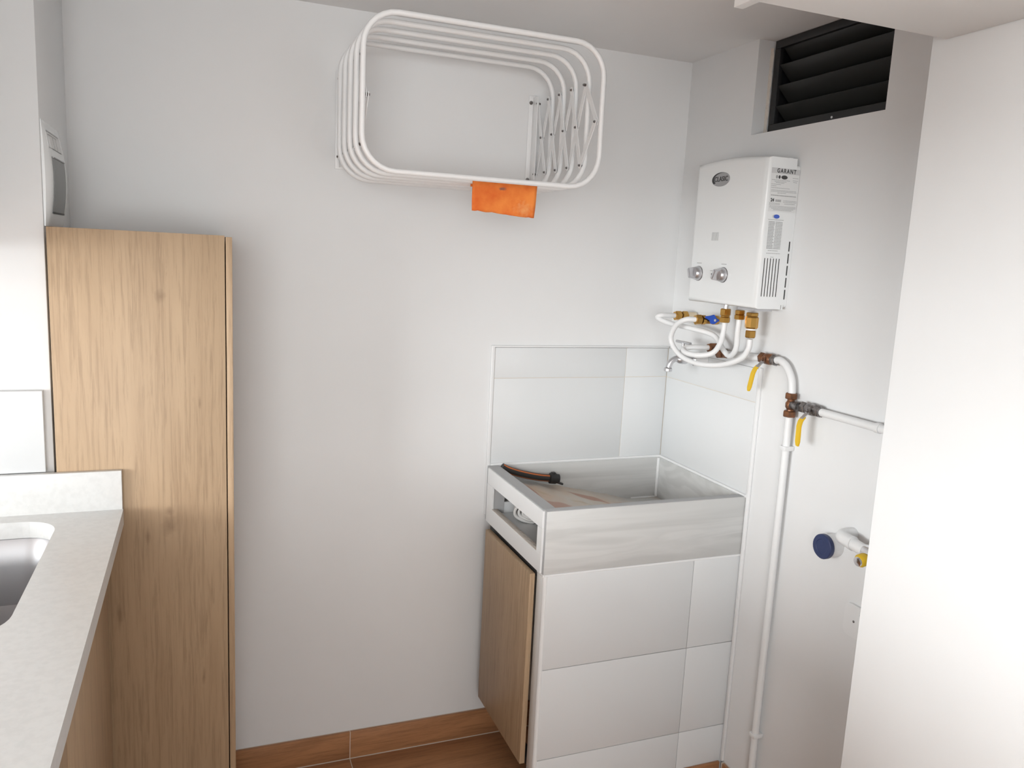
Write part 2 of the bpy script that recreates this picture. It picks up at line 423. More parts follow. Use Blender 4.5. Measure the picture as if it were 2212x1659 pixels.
for v in range(nv):
    bm.faces.new((g[0][v], g[0][v+1], h[0][v+1], h[0][v])); bm.faces.new((g[nu][v], h[nu][v], h[nu][v+1], g[nu][v+1]))
for u in range(nu):
    bm.faces.new((g[u][0], h[u][0], h[u+1][0], g[u+1][0])); bm.faces.new((g[u][nv], g[u+1][nv], h[u+1][nv], h[u][nv]))
mesh('cover', bm, M_enamel, bp)
def on_cover(name, y0, y1, z0, z1, lift, m, nn=8):
    bm = bmesh.new(); R = []
    for j in range(nn+1):
        z = z0+(z1-z0)*j/nn; row = []
        for i in range(5):
            y = y0+(y1-y0)*i/4; row.append((XC+bulge((y-PY0)/(PY1-PY0), (z-PZ0)/(PZ1-PZ0)), y, z))
        R.append(row)
    A = [[bm.verts.new((p[0]+lift, p[1], p[2])) for p in r] for r in R]; B = [[bm.verts.new((p[0]-.002, p[1], p[2])) for p in r] for r in R]
    for j in range(nn):
        for i in range(4): bm.faces.new((A[j][i], A[j][i+1], A[j+1][i+1], A[j+1][i])); bm.faces.new((B[j][i], B[j+1][i], B[j+1][i+1], B[j][i+1]))
        bm.faces.new((A[j][0], A[j+1][0], B[j+1][0], B[j][0])); bm.faces.new((A[j][4], B[j][4], B[j+1][4], A[j+1][4]))
    for i in range(4): bm.faces.new((A[0][i], B[0][i], B[0][i+1], A[0][i+1])); bm.faces.new((A[nn][i], A[nn][i+1], B[nn][i+1], B[nn][i]))
    return mesh(name, bm, m, bp)
on_cover('smoked_window', 1.845, 1.985, 1.537, 1.648, .0012, M_smoke)
on_cover('window_lip', 1.848, 1.982, 1.537, 1.5405, .0022, M_black, 2)
on_cover('window_lip', 1.848, 1.982, 1.6455, 1.648, .0022, M_iron, 2)
on_cover('label', 1.835, 1.975, 1.664, 1.698, .0006, M_paper)
on_cover('label_line', 1.837, 1.973, 1.6945, 1.6975, .0009, M_ink2, 2)
on_cover('label_line', 1.845, 1.94, 1.689, 1.6908, .0009, M_ink2, 2)
on_cover('label_line', 1.84, 1.97, 1.664, 1.6652, .0009, M_ink2, 2)
on_cover('label_line', 1.89, 1.893, 1.666, 1.688, .0009, M_ink2, 2)
on_cover('label_line', 1.925, 1.928, 1.666, 1.688, .0009, M_ink2, 2)

# ------------------------------------------------------------------ kitchen counter (runs towards the camera), sink bowl, base cabinet, splashback
CT = .933; CX = -.1565; CYF = 1.785; CXL = -.80; CYN = -.6
ct = thing('kitchen_counter', (-.48, .9, CT-.033), 'white quartz kitchen worktop with low upstand against the oak cabinet', 'worktop')
BX0, BX1, BY0, BY1, BR = -.66, -.268, 1.235, 1.742, .065      # bowl cut-out
def rrect(x0, x1, y0, y1, r, n=8):
    out = []
    for cx, cy, a0 in ((x1-r, y1-r, 0), (x0+r, y1-r, PI/2), (x0+r, y0+r, PI), (x1-r, y0+r, 1.5*PI)):
        for k in range(n+1): a = a0+PI/2*k/n; out.append((cx+r*math.cos(a), cy+r*math.sin(a)))
    return out
hole = rrect(BX0, BX1, BY0, BY1, BR)
bm = bmesh.new()
outer = [(CX, CYF), (CXL, CYF), (CXL, CYN), (CX, CYN)]
nh = len(hole)//4
top = {}
for lev, z in ((0, CT), (1, CT-.033)):
    O = [bm.verts.new((x, y, z)) for x, y in outer]; H = [bm.verts.new((x, y, z)) for x, y in hole]
    top[lev] = (O, H)
    for q in range(4):
        seg_ = [H[(q*nh+i) % len(H)] for i in range(nh)]
        fs = [O[q]]+seg_[::-1]
        try: bm.faces.new(fs)
        except Exception: pass
        nxt = H[((q+1)*nh) % len(H)]
        bm.faces.new((O[q], seg_[-1], nxt, O[(q+1) % 4]))
for key in (0, 1):
    A, B = top[0][key], top[1][key]
    for i in range(len(A)): bm.faces.new((A[i], A[(i+1) % len(A)], B[(i+1) % len(B)], B[i]))
mesh('slab', bm, M_quartz, ct, False)
box('upstand', (CXL, CYF, CT-.033), (-.158, 1.7993, 1.0165), M_quartz, ct, .0012)
ks = thing('kitchen_sink_bowl', (-.46, 1.49, .75), 'stainless steel sink bowl set under the white worktop', 'sink')
bm = bmesh.new(); rings = []
for r_in, z, rr in ((-.006, CT-.0335, BR), (-.004, CT-.036, BR), (.004, CT-.09, BR), (.014, CT-.165, BR), (.045, CT-.185, BR*.8), (.12, CT-.19, .04)):
    rings.append([bm.verts.new((x, y, z)) for x, y in rrect(BX0+r_in, BX1-r_in, BY0+r_in, BY1-r_in, rr)])
for A, B in zip(rings, rings[1:]):
    for i in range(len(A)): bm.faces.new((A[i], A[(i+1) % len(A)], B[(i+1) % len(B)], B[i]))
bm.faces.new(rings[-1])
mesh('bowl', bm, M_steel, ks)
lathe('drain', [(.045, 0), (.045, .002), (.03, .003), (0, .003)], (-.47, 1.49, CT-.1895), (0, 0, 1), M_chrome, ks)
bc = thing('base_cabinet', (-.5, .9, 0), 'oak base cabinet below the white worktop', 'cabinet')
bm = bmesh.new(); bm_box(bm, (CXL+.02, CYN, .08), (-.228, 1.797, CT-.20)); mesh('carcass', bm, M_oak2, bc, False)
box('top_rail', (-.228, CYN, .75), (-.21, 1.797, CT-.034), M_oak2, bc)
for y0, y1 in ((1.24, 1.797), (.68, 1.237), (.12, .677)):
    box('door', (-.209, y0, .10), (-.193, y1-.002, CT-.036), M_oak2, bc, .001)
sp = struct(box('trim_2', (CXL-.3, 1.7995, 1.0172), (-.298, YC-.0002, 1.185), M_tile, bev=.0012))

# ------------------------------------------------------------------ laundry sink: tiled base, cast-stone basin
SX0, SY0, SZT, SZB = .792, 1.717, .878, .713
sb = thing('tiled_sink_base', (1.1, 1.93, 0), 'white tiled masonry base with an oak door under the laundry sink', 'cabinet')
bm = bmesh.new(); bm_box(bm, (SX0+.008, SY0+.0065, .002), (XR-.001, SY0+.045, SZB-.002)); bm_box(bm, (.99, SY0+.045, .002), (1.01, D-.014, SZB-.002))
mesh('core', bm, M_wgrout, sb, False)
for z0, z1 in ((.0, .198), (.198, .453), (.453, .708)):
    for x0, x1 in ((SX0+.0085, 1.2385), (1.2385, XR-.001)):
        box('tile', (x0+.0008, SY0, max(z0, .002)+.0008), (x1-.0008, SY0+.0062, z1-.0008), M_tile, sb, .001)
box('side_strip', (SX0+.0015, SY0+.008, .16), (SX0+.008, 1.7605, SZB-.003), M_white, sb, .001)
box('side_strip', (SX0+.0015, SY0+.008, .002), (SX0+.008, 1.7605, .158), M_white, sb, .001)
bm = bmesh.new(); bm_tube(bm, [(SX0+.0085, SY0+.0065, .003), (SX0+.0085, SY0+.0065, SZB-.004)], .0072, 14); mesh('corner_bead', bm, M_white, sb)
tube('sealant_bead', [(SX0+.004, SY0+.0045, .7085), (XR-.002, SY0+.0045, .7085)], .0046, M_white, sb, 10)
tube('sealant_bead', [(SX0+.003, SY0+.004, .7085), (SX0+.003, 1.757, .7085)], .0042, M_white, sb, 8)
box('skirting_tile', (SX0+.012, SY0-.0082, .0008), (1.2375, SY0-.0005, .0845), M_floor, sb, .0008)
box('skirting_tile', (1.2395, SY0-.0082, .0008), (XR-.0135, SY0-.0005, .0845), M_floor, sb, .0008)
o = box('skirting_end', (SX0+.004, SY0-.008, .0008), (SX0+.0115, SY0+.005, .0845), M_red, sb, .0008)
o['label'] = 'bare red clay end of the skirting'
dr = box('door', (.7745, 1.7625, .166), (.7895, 2.104, .700), M_oak2, sb, .001)
box('under_door_shade', (SX0+.004, 1.762, .155), (SX0+.03, 2.14, .175), M_slot, sb, .0005)  # dark strip standing in for the shade in the open gap below the door
box('shadow_gap_strip', (SX0+.003, 1.762, .690), (SX0+.014, 2.12, .7125), M_slot, sb, .0005)

ls = thing('laundry_sink', (1.1, 1.94, SZB), 'grey cast-stone laundry sink with washboard on a tiled base', 'sink')
OY0, OY1, OZ0, OZ1 = 1.757, 2.095, .7625, .832
box('front_slab', (SX0, SY0, SZB), (XR-.001, SY0+.0235, SZT), M_gran, ls, .0012)
bm = bmesh.new()
bm_box(bm, (SX0, SY0+.018, OZ1), (SX0+.034, D-.010, SZT)); bm_box(bm, (SX0, SY0+.018, SZB), (SX0+.034, D-.010, OZ0-.018))
bm_box(bm, (SX0, SY0+.018, OZ0-.018), (SX0+.034, OY0, OZ1)); bm_box(bm, (SX0, OY1, OZ0-.018), (SX0+.034, D-.010, OZ1))
mesh('left_slab', bm, M_rim, ls, False)
# dark rim surface on the three front/left edges
box('rim', (SX0+.0005, SY0+.0005, SZT), (XR-.011, SY0+.024, SZT+.0012), M_rim, ls, .0005)
bm = bmesh.new()
bm_box(bm, (SX0+.034, D-.016, .735), (XR-.0105, D-.0105, SZT-.001)); mesh('back_slab', bm, M_gran, ls, False)
bm = bmesh.new()
bm_box(bm, (XR-.016, SY0+.018, .735), (XR-.0105, D-.016, SZT-.001)); mesh('right_slab', bm, M_gran, ls, False)
# washboard: slopes down to the right, low ridges across, then the tub
bm = bmesh.new(); prof = []
x0 = SX0+.034
for i in range(61):
    t = i/60; x = x0+(1.265-x0)*t
    z = .842-.085*(x-x0)/(1.265-x0)-.01*t**3 + .0022*max(0, math.sin(t*PI*10))*(1 if .12 < t < .86 else 0)
    prof.append((x, z))
prof += [(1.272, .7462), (1.29, .745), (XR-.016, .745)]
ya, yb = SY0+.018, D-.016
A = [bm.verts.new((x, ya, z)) for x, z in prof]; B = [bm.verts.new((x, yb, z)) for x, z in prof]
A2 = [bm.verts.new((x, ya, z-.012)) for x, z in prof]; B2 = [bm.verts.new((x, yb, z-.012)) for x, z in prof]
for i in range(len(prof)-1):
    bm.faces.new((A[i], B[i], B[i+1], A[i+1])); bm.faces.new((A2[i], A2[i+1], B2[i+1], B2[i]))
bm.faces.new((A[0], A2[0], B2[0], B[0]))
mesh('washboard', bm, M_wash, ls, origin=(1.0, 1.95, .8))
tube('sealant_bead', [(XR-.018, D-.018, .747), (XR-.018, D-.018, SZT-.002)], .005, M_white, ls, 8)
tube('sealant_bead', [(1.285, D-.0175, .7465), (XR-.02, D-.0175, .7465)], .003, M_white, ls, 8)
box('cavity_floor', (SX0+.002, OY0-.012, OZ0-.018), (1.25, OY1+.012, OZ0-.013), M_tile, ls, 0)
box('cavity_end', (1.04, OY0-.01, OZ0-.013), (1.045, OY1+.01, .782), M_tile, ls, 0)
box('cavity_side', (SX0+.034, OY1+.002, OZ0-.013), (1.04, OY1+.012, .782), M_tile, ls, 0)
box('cavity_side', (SX0+.034, OY0-.012, OZ0-.013), (1.04, OY0-.002, .782), M_tile, ls, 0)
box('edge_strip', (SX0-.0008, SY0+.0006, SZB+.0008), (SX0+.0004, SY0+.0105, SZT-.0005), M_rim, ls, .0002)
# white frame screwed on the left face
fx0, fx1 = SX0-.006, SX0-.0002
bm = bmesh.new()
bm_box(bm, (fx0, 1.7275, OZ1-.0015), (fx1, 2.137, SZT-.001), .001); bm_box(bm, (fx0, 1.7275, SZB+.001), (fx1, 2.139, OZ0), .001)
bm_box(bm, (fx0, 1.7275, OZ0), (fx1, OY0, OZ1-.0015)); bm_box(bm, (fx0, OY1-.002, OZ0), (fx1, 2.138, OZ1-.0015))
mesh('opening_frame', bm, M_white, ls, False)
box('opening_lip', (fx0+.001, OY0, OZ0-.0005), (SX0+.012, OY1-.002, OZ0+.0012), M_plaster, ls, .0003)

# rolled cloth lying in the opening of the sink
bm = bmesh.new(); spi = []
for i in range(95):
    a = i/94*2*PI*3.25; r = .0335-.0094*a/(2*PI)
    spi.append((r*1.25*math.cos(a+3.4), r*.88*math.sin(a+3.4)+.0007*math.sin(i*.9)))
spi += [(spi[-1][0]-.004-.005*j, spi[-1][1]-.003-.001*j) for j in range(3)]
rows = []
ax = Vector((.45, .89, 0)).normalized(); lat = Vector((-ax.y, ax.x, 0))
for t in range(9):
    f = t/8; c0 = Vector((.853, 1.984, OZ0-.013+.0318))+ax*(.09*f)
    k_ = 1-.05*math.sin(f*9)
    rows.append([bm.verts.new(c0+lat*(u*k_)+Vector((0, 0, max(v*k_+.0012*math.sin(7*f+u*90), -.0272)))+ax*(.007*math.sin(i*.19))) for i, (u, v) in enumerate(spi)])
for A, B in zip(rows, rows[1:]):
    for i in range(len(A)-1): bm.faces.new((A[i], A[i+1], B[i+1], B[i]))
cl = mesh('rolled_cloth', bm, M_cloth)
so = cl.modifiers.new('solid', 'SOLIDIFY'); so.thickness = .0068; so.offset = 0
tag(cl, 'grey rolled cloth lying in the opening of the laundry sink', 'cloth')

# striped hose lying in the basin
gh = thing('drain_hose', (.9, 2.1, .84), 'short black hose with orange stripes lying in the laundry sink', 'hose')
hp = catmull([(.829, 2.136, .8785), (.848, 2.134, .8685), (.886, 2.13, .8560), (.940, 2.127, .8435), (.990, 2.122, .8375)], 8)
bm = bmesh.new(); bm_tube(bm, hp, .0112, 28, matfn=lambda k: 1 if k in (23, 24, 20, 3, 9, 15) else 0, up=(0, -1, .0))
hh = mesh('hose', bm, M_rubber, gh); hh.data.materials.append(M_orange)
e = Vector(hp[-1]); dv = (hp[-1]-hp[-2]).normalized()
lathe('coupling', [(.012, -.012), (.0165, -.009), (.0165, .010), (.0145, .013), (.0145, .020), (.010, .021), (.010, .014), (0, .014)], e, dv, M_rubber, gh, 14)
lathe('hose_tail', [(.0035, 0), (.0035, .022), (.002, .024)], e+dv*.010+Vector((0, -.004, -.009)), dv*1.0+Vector((0, -.9, -.12)), M_rubber, gh, 8)
box('coupling_tab', e+Vector((-.004, -.006, .014)), e+Vector((.008, .006, .019)), M_rubber, gh, .001)

# ------------------------------------------------------------------ folding drying rack on the back wall
dk = thing('drying_rack', (.615, D, 1.82), 'white folding tube drying rack pulled out from the back wall', 'drying rack')
XLr, XRr, ZT, ZB = .327, .898, 1.998, 1.669
LY = [1.770, 1.846, 1.920, 1.993, 2.066]
def loop_path(x0, x1, z0, z1, y, r, n=7):
    return [Vector((x, y, z)) for x, z in rrect(x0, x1, z0, z1, r, n)]
lm = None
for i, y in enumerate(LY):
    if lm is None:
        lm = tube('tube_loop', loop_path(XLr, XRr, ZB, ZT, y, .075), .0064, M_tube, dk, 10, True)
    else:
        o = lm.copy(); C.objects.link(o); o.parent = dk; o.location = lm.location+Vector((0, y-LY[0], 0))
YW = 2.140; ZTP, ZBP = 1.921, 1.729; ZM = (ZTP+ZBP)/2
_b = {}
def bar(p, q_, x, w=.0075, t=.0016):
    """flat strip between two (y, z) pivots, lying in the plane x"""
    a, b = Vector((x, *p)), Vector((x, *q_)); d = (b-a); ln = d.length; d.normalize()
    ang = round(math.atan2(d.z, d.y), 4); k = (round(ln, 4), ang)
    c = (a+b)/2
    if k not in _b:
        nrm = Vector((0, -d.z, d.y)); pts = []
        for s_, ctr in ((1, b), (-1, a)):
            for j in range(7):
                th = -PI/2+PI*j/6
                pts.append(ctr-c+d*s_*(w*math.cos(th))+nrm*s_*(w*math.sin(th)))
        bm = bmesh.new(); A = [bm.verts.new(v-Vector((t/2, 0, 0))) for v in pts]; B = [bm.verts.new(v+Vector((t/2, 0, 0))) for v in pts]
        bm.faces.new(A); bm.faces.new(B[::-1])
        for j in range(len(A)): bm.faces.new((A[j], A[(j+1) % len(A)], B[(j+1) % len(B)], B[j]))
        _b[k] = fin(bm, 'scissor_bar'); _b[k].materials.append(M_tube)
    return link('scissor_bar', _b[k], M_tube, dk, c-base_of(dk))
bm = bmesh.new(); bm_lathe(bm, [(.0027, -.0062), (.0027, -.0035), (.0034, -.0035), (.0034, .0035), (.0027, .0035), (.0027, .0062)], (0, 0, 0), (1, 0, 0), 8)
BOLT = fin(bm, 'pivot_bolt', True); BOLT.materials.append(M_iron)
def bolt(x, y, z): return link('pivot_bolt', BOLT, M_iron, dk, Vector((x, y, z))-base_of(dk))
ys = LY[1:]+[YW]
for side, x in ((1, XRr-.011), (-1, XLr+.011)):
    for a, b in zip(ys, ys[1:]):
        bar((a, ZTP), (b, ZBP), x+.0022*side); bar((a, ZBP), (b, ZTP), x-.0022*side)
        bolt(x, (a+b)/2, ZM)
    bar((ys[0], ZTP), (LY[0]+.006, ZM), x+.0022*side); bar((ys[0], ZBP), (LY[0]+.006, ZM), x-.0022*side)
    bolt(x, LY[0]+.006, ZM)
    for y in ys:
        bolt(x, y, ZTP); bolt(x, y, ZBP)
    xa, xb = (x-.018, x+.006) if side > 0 else (x-.006, x+.018)
    br_ = box('wall_bracket', (xa, D-.0035, 1.700), (xb, D-.0003, 1.945), M_tube, dk, .001)
    box('bracket_flange', (x-.006 if side > 0 else x+.004, YW-.010, 1.705), (x-.004 if side > 0 else x+.006, D-.0035, 1.940), M_tube, br_, .0005)
    for z in (1.715, 1.926):
        lathe('screw', [(.0055, 0), (.005, .002), (0, .003)], ((xa+xb)/2+(-.006 if side > 0 else .006), D-.0035, z), (0, -1, 0), M_iron, br_, 10)

# orange rag over the second bar of the rack
bm = bmesh.new(); nx, nz = 22, 9; y0 = 1.846
ed = [.0, -.0005, .001, .0, -.001, -.0015, -.001, .0, -.001, -.002, -.0025, -.003, -.003, -.004, -.0045, -.005, -.0055, -.006, -.0062, -.0062, -.005, -.0062, -.006]
rows = []
for i in range(nx+1):
    u = i/nx; x = .604+.166*u; col = []
    zb = 1.6005+ed[i]-.002*u
    for th in (-150, -110, -70, -30, 0):      # over the tube
        a = math.radians(th); col.append((x, y0+.0074*math.cos(a+PI/2)*-1, ZB+.0074*math.cos(a)))
    fr = [(x, y0-.0076, ZB+(zb-ZB)*j/nz) for j in range(1, nz+1)]
    pts = [(x, y0+.0076, ZB-.012), (x, y0+.0076, ZB)]
    pts += [(x, y0+.0076*math.cos(a), ZB+.0076*math.sin(a)) for a in (PI/4, PI/2, 3*PI/4)] + [(x, y0-.0076, ZB)]
    pts += [(p[0]-(.004*u*j/nz), p[1]+.0022*math.sin(u*9+j*.5)*j/nz, p[2]) for j, p in enumerate(fr, 1)]
    rows.append([bm.verts.new(p) for p in pts])
for A, B in zip(rows, rows[1:]):
    for j in range(len(A)-1): bm.faces.new((A[j], A[j+1], B[j+1], B[j]))
tg_o = mesh('orange_rag', bm, M_tag, origin=(.687, 1.846, 1.63))
so = tg_o.modifiers.new('solid', 'SOLIDIFY'); so.thickness = .0014; so.offset = 0
tag(tg_o, 'orange cloth tag hanging from the lower bars of the drying rack', 'cloth')

# ------------------------------------------------------------------ gas water heater on the right wall
HY0, HY1, HZ0, HZ1, HX = 1.643, 1.944, 1.397, 1.772, XR-.100
wh = thing('water_heater', (XR, (HY0+HY1)/2, HZ0), 'white wall-mounted gas water heater with two silver knobs', 'water heater')
# cover: outline (y, z) with a bowed top, extruded towards the room, rounded at the front
def outline(ins):
    pts = []; n = 12
    a, b = HY0+ins, HY1-ins
    pts += [(a, HZ0+ins), (b, HZ0+ins)]
    for i in range(n+1):
        u = i/n; y = b+(a-b)*u
        pts.append((y, HZ1-ins+.008*math.sin(PI*u)+.004*(1-u)-.002))
    return pts
bm = bmesh.new(); rings = []
for x, ins in ((XR-.012, 0), (HX+.012, 0), (HX+.007, .0012), (HX+.003, .0042), (HX+.0005, .009), (HX, .014)):
    rings.append([bm.verts.new((x, y, z)) for y, z in outline(ins)])
for A, B in zip(rings, rings[1:]):
    for i in range(len(A)): bm.faces.new((A[i], A[(i+1) % len(A)], B[(i+1) % len(B)], B[i]))
bm.faces.new(rings[-1]); bm.faces.new(rings[0][::-1])
mesh('cover', bm, M_enamel, wh, True, 50)
bm = bmesh.new()
bm_box(bm, (XR-.014, HY0+.0005, HZ0+.004), (XR-.0005, HY1-.004, HZ1-.016), .01, 3, lambda d, m: abs(d.x) > .9)
bm_box(bm, (XR-.0135, HY0+.03, HZ1-.02), (XR-.001, HY1-.03, HZ1+.004))
mesh('back_plate', bm, M_enamel, wh, True, 40)
box('bottom_tray', (XR-.086, HY0+.016, HZ0-.007), (XR-.030, HY0+.085, HZ0-.0002), M_satin, wh, .001)
Yf, Zu = Vector((0, -1, 0)), Vector((0, 0, 1))      # reading direction on the front
bd = ellipse('badge', (HX-.0002, 1.830, 1.7265), Yf, Zu, .0385/1.0, .0185, .0016, M_badge, wh)
def crescent():
    n = 16; pts = []
    for i in range(n+1): a = math.radians(70+150*i/n); pts.append((.0375*math.cos(a), .0178*math.sin(a)))
    for i in range(n+1): a = math.radians(220-150*i/n); pts.append((.0345*math.cos(a)+.0055, .0155*math.sin(a)+.0012))
    return [Vector((HX-.0018, 1.830, 1.7265))+Yf*a+Zu*b for a, b in pts]
prism('badge_swoosh', crescent(), (-.0005, 0, 0), M_ink, bd)
text('lettering', 'CLASIC', .0178, (HX-.0020, 1.8275, 1.7268), Yf, Zu, M_ink, bd, .98, .0004, 1.06, .0002)
for i in range(6):
    box('grille_slot', (HX-.0003, 1.8475-i*.0052-.0009, 1.566), (HX+.001, 1.8475-i*.0052+.0009, 1.588), M_ink2, wh, 0)
for yk, rot in ((1.897, .35), (1.784, -.45)):
    kb = lathe('knob', [(.0195, 0), (.0195, .004), (.0175, .012), (.0145, .0165), (.0, .0185)], (HX, yk, 1.476), (-1, 0, 0), M_satin, wh, 28)
    c = Vector((HX, yk, 1.476)); d = Vector((0, math.sin(rot), math.cos(rot))); e2 = Vector((0, math.cos(rot), -math.sin(rot)))
    poly = [c+Vector((-.009, 0, 0))+d*.0175, c+Vector((-.034, 0, 0))+d*.0135, c+Vector((-.034, 0, 0))-d*.0135, c+Vector((-.009, 0, 0))-d*.0175]
    prism('grip', [p-e2*.0048 for p in poly], e2*.0096, M_satin, kb, .0018, True)
    lathe('knob_ring', [(.0205, 0), (.0205, .0018)], (HX, yk, 1.476), (-1, 0, 0), M_iron, kb, 28)
    box('dial_print', (HX-.0003, yk-.011, 1.5035), (HX+.0004, yk+.011, 1.5052), M_ink2, kb, 0)
box('viewing_hole', (HX-.0003, 1.8348, 1.473), (HX+.0006, 1.8375, 1.4785), M_slot, wh, 0)
box('dial_print', (HX-.0003, 1.828, 1.4845), (HX+.0004, 1.843, 1.4857), M_ink2, wh, 0)
# printed lettering and slots on the side towards the camera (plane y = HY0)
ys_ = HY0-.0003
Xs, Zs = Vector((1, 0, 0)), Vector((0, 0, 1))
st = box('warranty_sticker', (1.3085, HY0-.0004, 1.6385), (1.3945, HY0+.0002, 1.744), M_paper, wh, 0)
box('sticker_band', (1.3085, HY0-.0006, 1.731), (1.3945, HY0-.0003, 1.744), M_band, st, 0)
text('lettering', 'GARANT', .0142, (1.3535, HY0-.0006, 1.7372), Xs, Zs, M_ink, st, .84, .0002, 1.32)
ellipse('round_logo', (1.3485, HY0-.0004, 1.7225), Xs, Zs, .0095, .0048, .0004, M_ink, st)
ellipse('round_logo', (1.3255, HY0-.0004, 1.7225), Xs, Zs, .003, .0042, .0004, M_ink2, st)
ellipse('round_logo', (1.3335, HY0-.0004, 1.7225), Xs, Zs, .003, .0042, .0004, M_ink, st)
text('lettering', '24', .011, (1.3185, HY0-.0006, 1.6660), Xs, Zs, M_ink, st, .95, .0002)
bm = bmesh.new(); rnd = random.Random(5)
def line(x0, x1, z, h=.0011):
    x = x0
    while x < x1:
        w = rnd.uniform(.002, .006); bm_box(bm, (x, HY0-.0007, z-h/2), (min(x+w, x1), HY0-.0003, z+h/2)); x += w+.0009
for x0, x1, z in ((1.311, 1.366, 1.7150), (1.320, 1.356, 1.7115), (1.324, 1.350, 1.7085), (1.311, 1.340, 1.7045), (1.311, 1.327, 1.7005), (1.311, 1.368, 1.6960),
                  (1.312, 1.388, 1.6905), (1.312, 1.390, 1.6875), (1.332, 1.358, 1.6840), (1.374, 1.392, 1.7225), (1.375, 1.391, 1.7165), (1.377, 1.388, 1.7125),
                  (1.352, 1.392, 1.6665), (1.352, 1.392, 1.6632), (1.356, 1.388, 1.6590), (1.310, 1.342, 1.6590), (1.310, 1.342, 1.6560),
                  (1.312, 1.392, 1.6520), (1.312, 1.392, 1.6490), (1.318, 1.386, 1.6460), (1.324, 1.380, 1.6430)):
    line(x0, x1, z)
line(1.313, 1.390, 1.6780, .0022); line(1.328, 1.345, 1.6655, .0055)
o = mesh('fine_print', bm, M_ink2, st, False); o['kind'] = 'stuff'
ellipse('round_logo', (1.3345, HY0-.0001, 1.6270), Xs, Zs, .0105, .0052, .0004, M_band, wh)
ellipse('round_logo', (1.3365, HY0-.0003, 1.6270), Xs, Zs, .0088, .0050, .0006, M_logob, wh)
bm = bmesh.new()
for i in range(19): line(1.3145, 1.333+rnd.uniform(-.002, .002), 1.6135-i*.0036, .0019); line(1.336, 1.357, 1.6135-i*.0036, .0016)
for x0, x1, z in ((1.312, 1.359, 1.6190), (1.320, 1.350, 1.5430), (1.316, 1.358, 1.5365), (1.330, 1.340, 1.5270)): line(x0, x1, z)
o = mesh('spec_print', bm, M_ink2, wh, False); o['kind'] = 'stuff'
for i in range(6):
    x = 1.3135+i*.0089
    box('vent_slot', (x-.0011, HY0-.0003, 1.4285), (x+.0011, HY0+.002, 1.524), M_slot, wh, 0)
for i in range(5):
    z = 1.568-i*.0302
    box('vent_slot', (1.3835, HY0-.0003, z-.0245), (1.3868, HY0+.002, z), M_slot, wh, 0)
box('seam', (1.3775, HY0-.0002, HZ0+.0005), (1.3785, HY0+.002, HZ0+.011), M_slot, wh, 0)

# ------------------------------------------------------------------ water hoses, shut-off valve, tap (right wall)
def V(dx, y, z): return Vector((XR-dx, y, z))
DN, OUT = (0, 0, -1), (-1, 0, 0)
def hose(pts, label, r=.0075):
    h_ = thing('water_hose', pts[0], label, 'hose', 'flexible hoses under the water heater')
    tube('flexible_tube', catmull(pts, 10), r, M_hosew, h_, 12)
    return h_
# middle connection -> upper outlet at the corner
h2 = hose([V(.06, 1.750, 1.362), V(.06, 1.752, 1.325), V(.054, 1.760, 1.283), V(.047, 1.790, 1.258), V(.046, 1.822, 1.267), V(.05, 1.872, 1.3055), V(.082, 1.937, 1.318),
           V(.112, 1.998, 1.3255), V(.131, 2.040, 1.3375), V(.122, 2.032, 1.347), V(.076, 2.031, 1.3465)],
          'white hose running behind the others to the topmost brass wall outlet')
nut('brass_nut', V(.06, 1.7495, 1.386), DN, .0135, .012, M_brass, h2); nut('brass_nut', V(.06, 1.7495, 1.374), DN, .0145, .013, M_brass, h2)
nut('brass_nut', V(.058, 2.031, 1.3465), OUT, .0145, .021, M_brass, h2); nut('brass_nut', V(.036, 2.031, 1.3465), OUT, .0145, .02, M_brass, h2)
lathe('wall_stub', [(.012, 0), (.012, .037)], V(.0085, 2.031, 1.3465), OUT, M_pale, h2)
# left connection -> outlet behind the tap
h1 = hose([V(.06, 1.812, 1.348), V(.062, 1.812, 1.318), V(.07, 1.811, 1.288), V(.088, 1.817, 1.262), V(.112, 1.847, 1.252), V(.128, 1.884, 1.2545), V(.122, 1.905, 1.263), V(.09, 1.904, 1.2675), V(.04, 1.903, 1.2665)],
          'white hose from the leftmost heater connection, looping to an outlet above the tap')
lathe('steel_neck', [(.008, 0), (.008, .012)], V(.06, 1.812, 1.396), DN, M_chrome, h1)
nut('brass_nut', V(.06, 1.812, 1.385), DN, .0150, .019, M_brass, h1); nut('brass_nut', V(.06, 1.812, 1.366), DN, .0128, .004, M_brass, h1); nut('brass_nut', V(.06, 1.812, 1.362), DN, .0145, .015, M_brass, h1)
nut('brass_nut', V(.0085, 1.903, 1.266), OUT, .0140, .033, M_brown, h1)
# right connection -> blue valve
h3 = hose([V(.06, 1.698, 1.314), V(.061, 1.700, 1.288), V(.066, 1.722, 1.259), V(.08, 1.782, 1.2345), V(.10, 1.855, 1.2265), V(.118, 1.925, 1.241), V(.13, 1.962, 1.281), V(.132, 1.940, 1.324), V(.124, 1.905, 1.345), V(.098, 1.890, 1.3475)],
          'white hose in the widest loop, from the rightmost heater connection to the blue valve')
nut('brass_nut', V(.06, 1.698, 1.384), DN, .0165, .010, M_brass, h3); nut('brass_nut', V(.06, 1.698, 1.374), DN, .0170, .032, M_brass, h3, 8)
lathe('white_ring', [(.014, 0), (.014, .004)], V(.06, 1.698, 1.342), DN, M_white, h3)
nut('brass_nut', V(.06, 1.698, 1.338), DN, .0142, .020, M_brass, h3)
bv = thing('shutoff_valve', V(0, 1.890, 1.347), 'brass shut-off valve with blue handle on the wall under the heater', 'valve')
lathe('wall_stub', [(.014, 0), (.012, .004), (.012, .028)], V(.0085, 1.890, 1.347), OUT, M_white, bv)
